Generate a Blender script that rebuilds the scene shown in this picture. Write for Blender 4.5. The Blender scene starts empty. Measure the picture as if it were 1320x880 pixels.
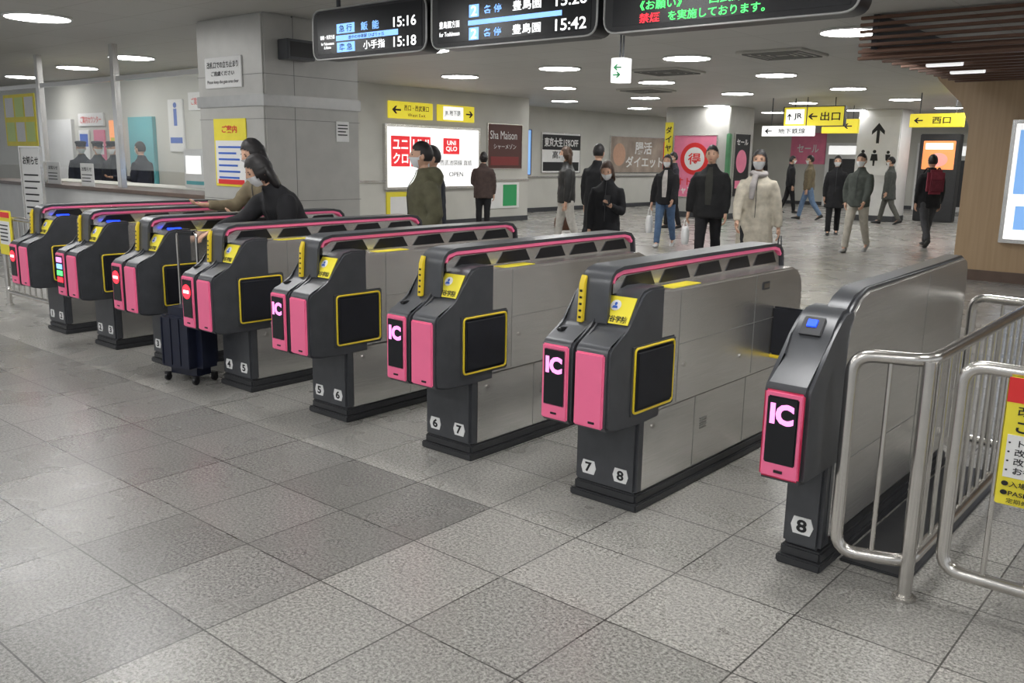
import bpy, bmesh, math, random
from mathutils import Vector, Matrix, noise
random.seed(3)
S=bpy.context.scene; COL=S.collection
S.view_settings.view_transform='Standard'
rad=math.radians
# ---------------------------------------------------------------- materials
MATS={}
def mat(name,col,rough=.5,metal=0,ns=0,na=.12,bump=0,emis=0,stretch=None,alpha=1,coat=0):
    if name in MATS: return MATS[name]
    m=bpy.data.materials.new(name); m.use_nodes=True
    nt=m.node_tree; b=nt.nodes['Principled BSDF']
    c=(*col,1)
    b.inputs['Base Color'].default_value=c
    b.inputs['Roughness'].default_value=rough
    b.inputs['Metallic'].default_value=metal
    if coat: b.inputs['Coat Weight'].default_value=coat
    if ns:
        tc=nt.nodes.new('ShaderNodeTexCoord'); mp=nt.nodes.new('ShaderNodeMapping')
        if stretch: mp.inputs['Scale'].default_value=stretch
        n=nt.nodes.new('ShaderNodeTexNoise'); n.inputs['Scale'].default_value=ns; n.inputs['Detail'].default_value=4
        r=nt.nodes.new('ShaderNodeValToRGB')
        r.color_ramp.elements[0].color=(*[max(0,x*(1-na)) for x in col],1)
        r.color_ramp.elements[1].color=(*[min(1,x*(1+na)) for x in col],1)
        r.color_ramp.elements[0].position=.3; r.color_ramp.elements[1].position=.7
        nt.links.new(tc.outputs['Object'],mp.inputs['Vector']); nt.links.new(mp.outputs[0],n.inputs['Vector'])
        nt.links.new(n.outputs['Fac'],r.inputs['Fac']); nt.links.new(r.outputs[0],b.inputs['Base Color'])
        if bump:
            bp=nt.nodes.new('ShaderNodeBump'); bp.inputs['Strength'].default_value=bump; bp.inputs['Distance'].default_value=.01
            nt.links.new(n.outputs['Fac'],bp.inputs['Height']); nt.links.new(bp.outputs[0],b.inputs['Normal'])
    if emis:
        b.inputs['Emission Color'].default_value=c; b.inputs['Emission Strength'].default_value=emis
    if alpha<1: b.inputs['Alpha'].default_value=alpha
    MATS[name]=m; return m
STEEL=mat('brushed_steel',(.72,.71,.69),.27,.90,30,.08,.03,stretch=(1,.15,6))
TUBE=mat('polished_tube',(.62,.60,.57),.25,1,8,.06)
BANDM=mat('satin_band',(.42,.42,.41),.35,.7,8,.06)
DARK=mat('dark_grey_paint',(.060,.063,.070),.33,.1,12,.12)
DARK2=mat('charcoal_plastic',(.03,.031,.034),.45,0,20,.15)
BLACK=mat('black_plastic',(.008,.008,.010),.35,0,20,.2)
PADM=mat('black_pad',(.006,.007,.012),.55,0,15,.2)
PINK=mat('pink_panel',(.86,.16,.31),.4,0,6,.04,emis=.08)
YEL=mat('yellow_plastic',(.80,.60,.03),.4,0,8,.05)
YELP=mat('yellow_print',(.86,.74,.05),.5,0,8,.04)
WHITE=mat('white_paint',(.74,.74,.73),.5,0,5,.04)
PAPER=mat('white_paper',(.80,.80,.79),.6,0,5,.03)
BLKINK=mat('black_ink',(.012,.012,.014),.6)
REDINK=mat('red_ink',(.75,.03,.03),.5)
BLUEINK=mat('blue_ink',(.03,.12,.55),.5)
GREENINK=mat('green_ink',(.03,.35,.12),.5)
PINKINK=mat('pink_ink',(.80,.22,.35),.5,0,3,.1)
LEDM=mat('led_magenta',(1,.30,.75),.5,emis=1.3)
LEDR=mat('led_red',(1,.03,.05),.5,emis=1.8)
LEDW=mat('led_white',(1,1,1),.5,emis=1.3)
LEDB=mat('led_blue',(.01,.06,1),.5,emis=2.0)
LEDG=mat('led_green',(.1,1,.2),.5,emis=1.6)
LEDO=mat('led_orange',(1,.45,.05),.5,emis=1.6)
LEDLB=mat('led_light_blue',(.25,.5,1),.5,emis=1.3)
SCREEN=mat('screen_black',(.004,.005,.008),.25)
LAMP=mat('lamp_diffuser',(1,.995,.985),.5,emis=28)
LBOX=mat('lit_white',(.95,.95,.94),.5,emis=.75)
LBOXY=mat('lit_yellow',(.95,.80,.05),.5,emis=.4)
LBOXB=mat('lit_blue',(.25,.5,.95),.5,emis=.6)
LBOXR=mat('lit_red',(.85,.03,.04),.5,emis=.5)
LBOXO=mat('lit_orange',(.95,.35,.12),.5,emis=.6)
LBOXP=mat('lit_pink',(.95,.35,.30),.5,emis=.6)
SKIN=mat('skin',(.60,.36,.25),.55,0,10,.06)
MASKM=mat('mask_cloth',(.78,.79,.80),.7,0,20,.03)
EYE=mat('eye_dark',(.02,.015,.012),.3)
LIP=mat('lip',(.42,.14,.12),.5)
WALLM=mat('wall_cream',(.56,.555,.51),.6,0,1.5,.05)
STONE=mat('pillar_panel',(.45,.445,.42),.4,.1,6,.05)
JOINT=mat('joint_grey',(.20,.20,.19),.6)
COUNTER=mat('counter_brown',(.12,.08,.06),.4,0,6,.15)
TEAL=mat('teal_door',(.12,.42,.46),.5,0,3,.06)
GLASS=mat('window_glass',(.85,.9,.9),.05,alpha=.10)
# ---------------------------------------------------------------- mesh helpers
def fin(bm,name,mats,angle=35):
    bmesh.ops.recalc_face_normals(bm,faces=bm.faces)
    me=bpy.data.meshes.new(name); bm.to_mesh(me); bm.free()
    for m in (mats if isinstance(mats,(list,tuple)) else [mats]): me.materials.append(m)
    for p in me.polygons: p.use_smooth=True
    me.set_sharp_from_angle(angle=rad(angle))
    return me
MC={}
def mesh(key,fn,mats,angle=35):
    if key in MC: return MC[key]
    bm=bmesh.new(); fn(bm); MC[key]=fin(bm,key,mats,angle); return MC[key]
def obj(name,me,parent=None,loc=(0,0,0),rot=(0,0,0),label=None,cat=None,kind=None,group=None,scale=None):
    o=bpy.data.objects.new(name,me); COL.objects.link(o)
    o.location=loc; o.rotation_euler=rot
    if scale: o.scale=scale
    if parent: o.parent=parent
    if label: o['label']=label
    if cat: o['category']=cat
    if kind: o['kind']=kind
    if group: o['group']=group
    return o
def box(bm,x0,x1,y0,y1,z0,z1,bev=0,mi=0,seg=2):
    v=[bm.verts.new(p) for p in [(x0,y0,z0),(x1,y0,z0),(x1,y1,z0),(x0,y1,z0),(x0,y0,z1),(x1,y0,z1),(x1,y1,z1),(x0,y1,z1)]]
    fs=[bm.faces.new([v[i] for i in f]) for f in [(0,3,2,1),(4,5,6,7),(0,1,5,4),(1,2,6,5),(2,3,7,6),(3,0,4,7)]]
    for f in fs: f.material_index=mi
    if bev:
        es=list({e for f in fs for e in f.edges})
        r=bmesh.ops.bevel(bm,geom=es,offset=bev,segments=seg,affect='EDGES',clamp_overlap=True)
        for f in r['faces']: f.material_index=mi
def prism(bm,prof,a0,a1,bev=0,axis='X',mi=0):
    def P(a,p):
        if axis=='X': return (a,p[0],p[1])
        if axis=='Y': return (p[0],a,p[1])
        return (p[0],p[1],a)
    A=[bm.verts.new(P(a0,p)) for p in prof]; B=[bm.verts.new(P(a1,p)) for p in prof]
    n=len(prof); fs=[bm.faces.new(A),bm.faces.new(B[::-1])]
    for i in range(n):
        fs.append(bm.faces.new([A[i],B[i],B[(i+1)%n],A[(i+1)%n]]))
    for f in fs: f.material_index=mi
    if bev:
        es=[e for e in (set(fs[0].edges)|set(fs[1].edges))]
        r=bmesh.ops.bevel(bm,geom=es,offset=bev,segments=2,affect='EDGES',clamp_overlap=True)
        for f in r['faces']: f.material_index=mi
def ribbon(bm,path,t,x0,x1,mi=0):
    pts=[Vector(p) for p in path]; inn=[]
    for i,p in enumerate(pts):
        a=pts[max(0,i-1)]; b=pts[min(len(pts)-1,i+1)]
        d=(b-a).normalized(); nrm=Vector((d.y,-d.x)); inn.append(p+nrm*t)
    n=len(pts)
    V=[[bm.verts.new((x,q.x,q.y)) for q in L] for x in (x0,x1) for L in (pts,inn)]
    o0,i0,o1,i1=V
    for k in range(n-1):
        for q in ([o0[k],o0[k+1],i0[k+1],i0[k]],[o1[k],i1[k],i1[k+1],o1[k+1]],[o0[k],o1[k],o1[k+1],o0[k+1]],[i0[k],i0[k+1],i1[k+1],i1[k]]):
            bm.faces.new(q).material_index=mi
    for k in (0,n-1): bm.faces.new([o0[k],i0[k],i1[k],o1[k]]).material_index=mi
def tube(bm,pts,r,seg=12,closed=False,mi=0,flat=1.0):
    pts=[Vector(p) for p in pts]; n=len(pts)
    rr=r if isinstance(r,(list,tuple)) else [r]*n
    up=None; rings=[]
    for i,p in enumerate(pts):
        if closed: d=(pts[(i+1)%n]-pts[i-1]).normalized()
        else: d=(pts[min(n-1,i+1)]-pts[max(0,i-1)]).normalized()
        if up is None:
            up=Vector((0,0,1)) if abs(d.z)<.9 else Vector((0,1,0))
        s=d.cross(up).normalized(); up=s.cross(d).normalized()
        rings.append([bm.verts.new(p+(s*math.cos(2*math.pi*k/seg)+up*math.sin(2*math.pi*k/seg)*flat)*rr[i]) for k in range(seg)])
    for i in range(n if closed else n-1):
        a,b=rings[i],rings[(i+1)%n]
        for k in range(seg):
            bm.faces.new([a[k],a[(k+1)%seg],b[(k+1)%seg],b[k]]).material_index=mi
    if not closed:
        bm.faces.new(rings[0][::-1]).material_index=mi; bm.faces.new(rings[-1]).material_index=mi
def fillet(pts,r,n=5,closed=False):
    pts=[Vector(p) for p in pts]; out=[]; N=len(pts)
    for i,p in enumerate(pts):
        if not closed and i in (0,N-1): out.append(p); continue
        a=pts[i-1]; b=pts[(i+1)%N]
        da=(a-p); db=(b-p); q=min(r,da.length*.45,db.length*.45)
        A=p+da.normalized()*q; B=p+db.normalized()*q
        for k in range(n+1):
            t=k/n; out.append(A*(1-t)**2+p*2*t*(1-t)+B*t*t)
    return out
def ellips(bm,c,r,u=12,v=8,mi=0,M=None):
    mt=Matrix.Translation(c)@Matrix.Diagonal((*r,1))
    if M: mt=M@mt
    bmesh.ops.create_uvsphere(bm,u_segments=u,v_segments=v,radius=1,matrix=mt)
def bake(o):
    bpy.context.view_layer.update()
    dg=bpy.context.evaluated_depsgraph_get()
    me=bpy.data.meshes.new_from_object(o.evaluated_get(dg))
    return me
TC={}
def textmesh(s,m,w,h,bold=0):
    k=(s,m.name,round(w,4),round(h,4),bold)
    if k in TC: return TC[k]
    cu=bpy.data.curves.new('txt','FONT'); cu.body=s; cu.size=1; cu.align_x='CENTER'; cu.extrude=.004; cu.resolution_u=3
    cu.offset=bold; cu.space_line=.95
    o=bpy.data.objects.new('txt',cu); COL.objects.link(o)
    me=bake(o); bpy.data.objects.remove(o)
    if len(me.vertices):
        xs=[v.co.x for v in me.vertices]; ys=[v.co.y for v in me.vertices]
        sx=w/max(1e-4,max(xs)-min(xs)); sy=h/max(1e-4,max(ys)-min(ys))
        sc=min(sx,sy); sx=min(sx,sc*1.25); sy=min(sy,sc*1.25)
        cx=(max(xs)+min(xs))/2; cy=(max(ys)+min(ys))/2
        for v in me.vertices: v.co=Vector(((v.co.x-cx)*sx,(v.co.y-cy)*sy,v.co.z*.12))
    me.materials.clear(); me.materials.append(m); me.name='lettering'
    TC[k]=me; return me
def text(s,w,h,m,parent,loc,rot=(rad(90),0,0),bold=0,name='lettering',left=False):
    me=textmesh(s,m,w,h,bold)
    if left and len(me.vertices): loc=(loc[0]-min(v.co.x for v in me.vertices),loc[1],loc[2])
    return obj(name,me,parent,loc,rot)
def arrow_pts(a,s):
    P=[(-.5,-.07),(.1,-.07),(-.1,-.3),(.08,-.3),(.45,0),(.08,.3),(-.1,.3),(.1,.07),(-.5,.07)]
    c,q=math.cos(a),math.sin(a)
    return [((x*c-y*q)*s,(x*q+y*c)*s) for x,y in P]
def sign(name,label,cat,loc,rz,w,h,t,m,items=(),frame=None,parent=None,group=None,fw=.02):
    bm=bmesh.new(); box(bm,-w/2,w/2,-t/2,t/2,-h/2,h/2,min(.006,t*.3))
    if parent is None: r=obj(name,fin(bm,name,m),None,loc,(0,0,rz),label,cat,group=group)
    else: r=obj(name,fin(bm,name,m),parent,loc,(0,0,rz))
    if frame:
        bm=bmesh.new()
        for a in ((-w/2-fw,w/2+fw,h/2,h/2+fw),(-w/2-fw,w/2+fw,-h/2-fw,-h/2),(-w/2-fw,-w/2,-h/2,h/2),(w/2,w/2+fw,-h/2,h/2)):
            box(bm,a[0],a[1],-t/2-.015,t/2,a[2],a[3],.003)
        obj('frame',fin(bm,'frame',frame),r)
    y=-t/2-.002; k=0
    for it in items:
        k+=1; yy=y-.0006*k
        if it[0]=='rect':
            _,cx,cz,ww,hh,mm,nm=it
            bm=bmesh.new(); box(bm,cx-ww/2,cx+ww/2,yy,-t/2+.001,cz-hh/2,cz+hh/2)
            obj(nm,fin(bm,nm,mm),r)
        elif it[0]=='disc':
            _,cx,cz,ra,mm,nm=it
            bm=bmesh.new(); prism(bm,[(cx+ra*math.cos(i*math.pi/14),cz+ra*math.sin(i*math.pi/14)) for i in range(28)],yy,-t/2+.001,axis='Y')
            obj(nm,fin(bm,nm,mm),r)
        elif it[0]=='poly':
            _,pts,mm,nm=it
            bm=bmesh.new(); prism(bm,pts,yy,-t/2+.001,axis='Y'); obj(nm,fin(bm,nm,mm),r)
        elif it[0]=='arrow':
            _,cx,cz,s,a,mm=it
            bm=bmesh.new(); prism(bm,[(cx+x,cz+z) for x,z in arrow_pts(a,s)],yy,-t/2+.001,axis='Y'); obj('arrow',fin(bm,'arrow',mm),r)
        elif it[0] in('text','ltext'):
            _,cx,cz,ww,hh,s,mm=it[:7]
            text(s,ww,hh,mm,r,(cx,yy,cz),bold=it[7] if len(it)>7 else 0,left=it[0]=='ltext')
    return r
def lines(cx,z0,w,n,dz,hh,m,jit=.25):
    out=[]
    for i in range(n):
        ww=w*(1-random.random()*jit)
        out.append(('rect',cx-(w-ww)/2,z0-i*dz,ww,hh,m,'text_line'))
    return out
# ---------------------------------------------------------------- camera
H=1.5; th=rad(11.71); ph=rad(40.3)
R=Vector((math.cos(ph),math.sin(ph),0)); F=Vector((-math.sin(ph)*math.cos(th),math.cos(ph)*math.cos(th),-math.sin(th)))
U=R.cross(F); R2=(R+.017*U).normalized(); U2=(U-.017*R).normalized()
cam=bpy.data.cameras.new('camera'); cam.lens=36*1143/1320; cam.sensor_width=36
co=bpy.data.objects.new('camera',cam); COL.objects.link(co)
mt=Matrix((R2,U2,-F)).transposed().to_4x4(); mt.translation=(0,0,H); co.matrix_world=mt; S.camera=co
cam.clip_end=200
# ---------------------------------------------------------------- room
def struct(name,bx,m,label=None,angle=35):
    bm=bmesh.new(); 
    for b in bx: box(bm,*b)
    return obj(name,fin(bm,name,m),kind='structure',label=label)
fm=bpy.data.materials.new('granite_tiles'); fm.use_nodes=True; nt=fm.node_tree; pb=nt.nodes['Principled BSDF']
N=nt.nodes.new; L=nt.links.new
tc=N('ShaderNodeTexCoord'); mp=N('ShaderNodeMapping'); L(tc.outputs['Object'],mp.inputs[0]); mp.inputs['Location'].default_value=(.12,.03,0)
br=N('ShaderNodeTexBrick'); br.offset=0; br.inputs['Scale'].default_value=1; br.inputs['Brick Width'].default_value=.46; br.inputs['Row Height'].default_value=.46
br.inputs['Mortar Size'].default_value=.0032; br.inputs['Mortar Smooth'].default_value=.1; br.inputs['Color1'].default_value=(.275,.27,.255,1); br.inputs['Color2'].default_value=(.37,.362,.342,1); br.inputs['Mortar'].default_value=(.075,.072,.068,1)
L(mp.outputs[0],br.inputs['Vector'])
n1=N('ShaderNodeTexNoise'); n1.inputs['Scale'].default_value=85; n1.inputs['Detail'].default_value=5; n1.inputs['Roughness'].default_value=.85; L(tc.outputs['Object'],n1.inputs['Vector'])
r1=N('ShaderNodeValToRGB'); r1.color_ramp.elements[0].position=.40; r1.color_ramp.elements[0].color=(.38,.37,.37,1); r1.color_ramp.elements[1].position=.60; r1.color_ramp.elements[1].color=(1.45,1.44,1.41,1); L(n1.outputs['Fac'],r1.inputs['Fac'])
mx=N('ShaderNodeMix'); mx.data_type='RGBA'; mx.blend_type='MULTIPLY'; mx.inputs['Factor'].default_value=1; L(br.outputs['Color'],mx.inputs['A']); L(r1.outputs[0],mx.inputs['B'])
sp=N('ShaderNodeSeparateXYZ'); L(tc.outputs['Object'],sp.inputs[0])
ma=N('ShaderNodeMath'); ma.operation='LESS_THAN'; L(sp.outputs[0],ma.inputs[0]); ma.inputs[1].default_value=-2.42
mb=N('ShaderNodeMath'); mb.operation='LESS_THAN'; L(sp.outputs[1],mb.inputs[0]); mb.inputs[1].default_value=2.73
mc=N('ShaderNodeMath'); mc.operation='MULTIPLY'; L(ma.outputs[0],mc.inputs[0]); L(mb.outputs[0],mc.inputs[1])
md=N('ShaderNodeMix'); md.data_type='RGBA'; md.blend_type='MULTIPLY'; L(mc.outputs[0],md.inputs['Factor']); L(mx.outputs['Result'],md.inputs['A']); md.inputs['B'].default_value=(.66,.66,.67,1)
L(md.outputs['Result'],pb.inputs['Base Color'])
n2=N('ShaderNodeTexNoise'); n2.inputs['Scale'].default_value=2; L(tc.outputs['Object'],n2.inputs['Vector'])
mr=N('ShaderNodeMapRange'); mr.inputs['To Min'].default_value=.20; mr.inputs['To Max'].default_value=.36; L(n2.outputs['Fac'],mr.inputs[0]); L(mr.outputs[0],pb.inputs['Roughness'])
bu=N('ShaderNodeBump'); bu.inputs['Strength'].default_value=.10; bu.inputs['Distance'].default_value=.003; L(n1.outputs['Fac'],bu.inputs['Height']); L(bu.outputs[0],pb.inputs['Normal'])
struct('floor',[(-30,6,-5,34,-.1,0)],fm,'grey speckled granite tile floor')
cm=bpy.data.materials.new('ceiling_panels'); cm.use_nodes=True; nt=cm.node_tree; pb=nt.nodes['Principled BSDF']; N=nt.nodes.new; L=nt.links.new
tc=N('ShaderNodeTexCoord'); br=N('ShaderNodeTexBrick'); br.offset=0; br.inputs['Scale'].default_value=1; br.inputs['Brick Width'].default_value=1.2; br.inputs['Row Height'].default_value=.7; br.inputs['Mortar Size'].default_value=.006
br.inputs['Color1'].default_value=(.50,.495,.47,1); br.inputs['Color2'].default_value=(.53,.525,.50,1); br.inputs['Mortar'].default_value=(.38,.375,.35,1)
L(tc.outputs['Object'],br.inputs['Vector']); L(br.outputs['Color'],pb.inputs['Base Color']); pb.inputs['Roughness'].default_value=.6
struct('ceiling',[(-30,6,-5,34,2.9,3.0)],cm,'off-white panelled ceiling')
struct('wall_left',[(-14.3,-14,8.6,16.8,0,2.9)],WALLM)
struct('wall_passage',[(-16.3,-16,17,34,0,2.9),(-16.3,-14,16.8,17,0,2.9)],WALLM)
struct('wall_back',[(-16,6,32,32.3,0,2.9)],WALLM)
struct('wall_office',[(-30,-14,8.4,8.6,0,2.9)],WALLM)
struct('trim_1',[(-14,-13.97,8.6,17,.95,1.0),(-16,-15.97,17,32,.95,1.0)],STEEL)
struct('baseboard_left',[(-14,-13.98,8.6,17,0,.12),(-16,-15.98,17,32,0,.12)],DARK)
struct('baseboard_back',[(-16,6,31.98,32,0,.12)],DARK)
wm=bpy.data.materials.new('wood_veneer'); wm.use_nodes=True; nt=wm.node_tree; pb=nt.nodes['Principled BSDF']; N=nt.nodes.new; L=nt.links.new
tc=N('ShaderNodeTexCoord'); mp=N('ShaderNodeMapping'); mp.inputs['Scale'].default_value=(14,14,.6); n=N('ShaderNodeTexNoise'); n.inputs['Scale'].default_value=2; n.inputs['Detail'].default_value=6
r=N('ShaderNodeValToRGB'); r.color_ramp.elements[0].color=(.36,.24,.13,1); r.color_ramp.elements[1].color=(.50,.36,.22,1)
L(tc.outputs['Object'],mp.inputs[0]); L(mp.outputs[0],n.inputs['Vector']); L(n.outputs['Fac'],r.inputs['Fac']); L(r.outputs[0],pb.inputs['Base Color']); pb.inputs['Roughness'].default_value=.45
bm=bmesh.new(); prism(bm,[(-3.22,0),(6,0),(6,2.9),(-3.85,2.9),(-3.65,2.6),(-3.35,2.3),(-3.22,2.0)],13,13.4,axis='Y')
obj('wall_right',fin(bm,'wall_right',wm),kind='structure')
struct('wall_shop',[(-3.22,-3.0,13.4,32,0,2.9)],WALLM)
struct('baseboard_right',[(-3.23,6,12.97,13,0,.14)],COUNTER)
WOODD=mat('dark_wood_slat',(.13,.065,.04),.5,0,4,.2,stretch=(.5,8,8))
bm=bmesh.new()
for i in range(7): box(bm,-3.3,3,9.0,9.05,2.48+i*.062,2.51+i*.062,.004)
for i in range(12): box(bm,-3.3,3,9.1+i*.3,9.16+i*.3,2.52,2.60,.004)
can=obj('louver_canopy',fin(bm,'louver_canopy',WOODD),None,(0,0,0),label='dark brown wooden slatted ceiling canopy above wood wall',cat='ceiling canopy')
for x in (-3.2,-1.5,.5,2.5):
    bm=bmesh.new(); box(bm,x,x+.05,9.06,12.9,2.58,2.9); obj('support_beam',fin(bm,'support_beam',DARK),can)
for i in range(2):
    bm=bmesh.new(); box(bm,-3.0,-2.65,10.15+i*.9,10.22+i*.9,2.50,2.56,.005); obj('led_strip',fin(bm,'led_strip',LBOX),can)
# ---------------------------------------------------------------- ceiling lights
def lightmeshes():
    def ring(bm): tube(bm,[(0.33*math.cos(a*math.pi/16),.33*math.sin(a*math.pi/16),-.012) for a in range(32)],.016,6,closed=True)
    def disc(bm): prism(bm,[(.315*math.cos(a*math.pi/16),.315*math.sin(a*math.pi/16)) for a in range(32)],-.022,-.004,axis='Z')
    return mesh('light_ring',ring,WHITE),mesh('light_disc',disc,LAMP)
lr,ld=lightmeshes()
pos=[(-3.75,10.0),(-1.7,.4),(-1.7,3.1),(-1.7,6.0),(-13.5,6.9),(-16,7.2),(-19,7.5),(-10.4,4.3),(.7,.4),(.7,3.1),(.7,6.0),(-1.7,-2.2),(-4.1,-2.2),(.7,-2.2),(-6.5,-2.2)]
for x in (-4.1,-6.5,-8.9,-11.3):
    for y in (.4,3.1,8.6): pos.append((x,y))
for x in (-6.5,-8.9,-11.3):
    for y in (11.3,14.2,17.4,20.8,24.2,27.6): pos.append((x,y+(-6.5-x)*.1))
for y in (17.4,20.8,24.2): pos.append((-13.7,y+.6))
pos+= [(-14,27),(-4.6,19),(-4.6,23),(-4.6,27)]
for x,y in pos:
    o=obj('ceiling_light',lr,None,(x,y,2.9),label='round white flush ceiling light, switched on',cat='ceiling light',group='round ceiling lights')
    obj('diffuser',ld,o)
def vent(x,y):
    bm=bmesh.new(); box(bm,-.45,.45,-.45,.45,-.03,0,.01); o=obj('air_vent',fin(bm,'air_vent',WALLM),None,(x,y,2.9),label='square beige ceiling air vent',cat='air vent',group='ceiling air vents')
    bm=bmesh.new()
    for i in range(4):
        s=.38-i*.09; tube(bm,[(-s,-s,-.035),(s,-s,-.035),(s,s,-.035),(-s,s,-.035)],.010,4,closed=True)
    obj('grille',fin(bm,'grille',JOINT),o)
vent(-5.2,11.5); vent(-7.7,12.8); vent(-10.1,16)
# ---------------------------------------------------------------- ticket gates
GX=[-1.93,-2.905,-3.87,-4.82,-5.74,-6.63,-7.5]
HEADP=[(-.25,.43),(-.25,.73),(-.243,.752),(-.225,.768),(-.12,.805),(-.098,.825),(-.025,.945),(0,.967),(.05,.978),(.16,.975),(.16,.40),(0,.40),(-.18,.40),(-.235,.412)]
HOODP=[(-.105,.83),(-.095,.985),(-.08,1.025),(-.05,1.05),(.01,1.062),(.8,1.067),(1.50,1.067),(1.57,1.055),(1.61,1.02),(1.625,.93)]
def f_plinth(bm):
    box(bm,-.178,.178,-.015,1.63,0,.035,.006); box(bm,-.165,.165,0,1.61,.03,.075,.008)
def f_lower(bm): box(bm,-.155,.155,.05,1.58,.07,.46,.008)
def f_upper(bm):
    prism(bm,[(.13,.42),(1.57,.42),(1.61,.46),(1.635,.54),(1.635,.80),(1.62,.87),(1.58,.92),(1.50,.948),(.13,.955)],-.165,.165,.010)
def f_leg(bm): box(bm,-.162,.162,-.002,.06,.07,.44,.014)
def f_headL(bm): prism(bm,[(a-.01 if a<0 else a,b) for a,b in HEADP],-.168,-.010,.010)
def f_headR(bm): prism(bm,HEADP,-.002,.168,.010)
def f_cap(bm): ribbon(bm,HOODP,.016,-.092,.052)
def f_pinkband(bm):
    P=[(-.066,1.0),(-.05,1.03),(.01,1.0445),(.8,1.0495),(1.50,1.0495),(1.56,1.037),(1.59,1.005)]
    ribbon(bm,P,.016,-.0895,.0495)
def f_hoodcore(bm): prism(bm,[(-.05,.95),(-.05,.99),(.01,1.022),(1.5,1.03),(1.575,.99),(1.585,.93)],-.08,.04)
def f_slots(bm):
    for sx in (1,-1):
        x0,x1=((.038,.0435) if sx>0 else (-.0835,-.078))
        for i in range(5):
            y=.0+i*.315
            prism(bm,[(y+.0,.962),(y+.275,.962),(y+.235,1.022),(y+.05,1.018)],x0,x1)
def f_post(bm): prism(bm,[(-.122,.825),(-.112,.985),(-.096,1.022),(-.088,1.018),(-.100,.98),(-.104,.825)],-.092,-.062,.003)
def f_dots(bm):
    for i in range(5): box(bm,-.084,-.070,-.1235+i*.0017,-.115,.84+i*.028,.850+i*.028,.002)
def f_plateL(bm): box(bm,-.158,-.022,-.268,-.255,.425,.745,.006)
def f_plateR(bm): box(bm,.008,.150,-.262,-.245,.425,.735,.006)
def f_scr(bm): box(bm,-.145,-.035,-.272,-.262,.485,.728,.004)
def f_slot(bm): box(bm,-.105,-.075,-.272,-.266,.448,.456,.001)
def f_slotR(bm): box(bm,.085,.115,-.266,-.26,.443,.452,.001)
def f_flap(bm): box(bm,.166,.186,-.06,.235,.468,.725,.012,seg=3)
def f_flapf(bm): tube(bm,fillet([(.176,-.068,.458),(.176,.243,.458),(.176,.243,.735),(.176,-.068,.735)],.02,4,True),.0055,6,closed=True)
def f_flapbox(bm): box(bm,.15,.174,-.09,.265,.44,.752,.008)
def f_seams(bm):
    for s in (1,-1):
        for (y0,y1,z0,z1) in ((.30,.303,.44,.95),(1.05,1.053,.44,.945),(.30,1.60,.70,.7025)):
            x=.1652*s; box(bm,min(x,x+.001*s),max(x,x+.001*s),y0,y1,z0,z1)
        for (y0,y1,z0,z1) in ((.50,.503,.08,.42),(1.02,1.023,.08,.42),):
            x=.1552*s; box(bm,min(x,x+.001*s),max(x,x+.001*s),y0,y1,z0,z1)
def f_lock(bm): prism(bm,[(.011*math.cos(a*math.pi/6),.011*math.sin(a*math.pi/6)) for a in range(12)],0,.006)
def f_ventg(bm):
    for i in range(5): box(bm,.155,.158,.56,.62,.25+i*.012,.254+i*.012)
def f_latch(bm): box(bm,.165,.169,1.12,1.20,.86,.90,.003)
def f_latchi(bm): box(bm,.1685,.171,1.13,1.19,.867,.893,.002)
def f_topst(bm): box(bm,.075,.150,.26,.50,.954,.957)
pn=Vector((0,-.12,.073)).normalized()
pang=math.atan2(.12,.073)
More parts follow.
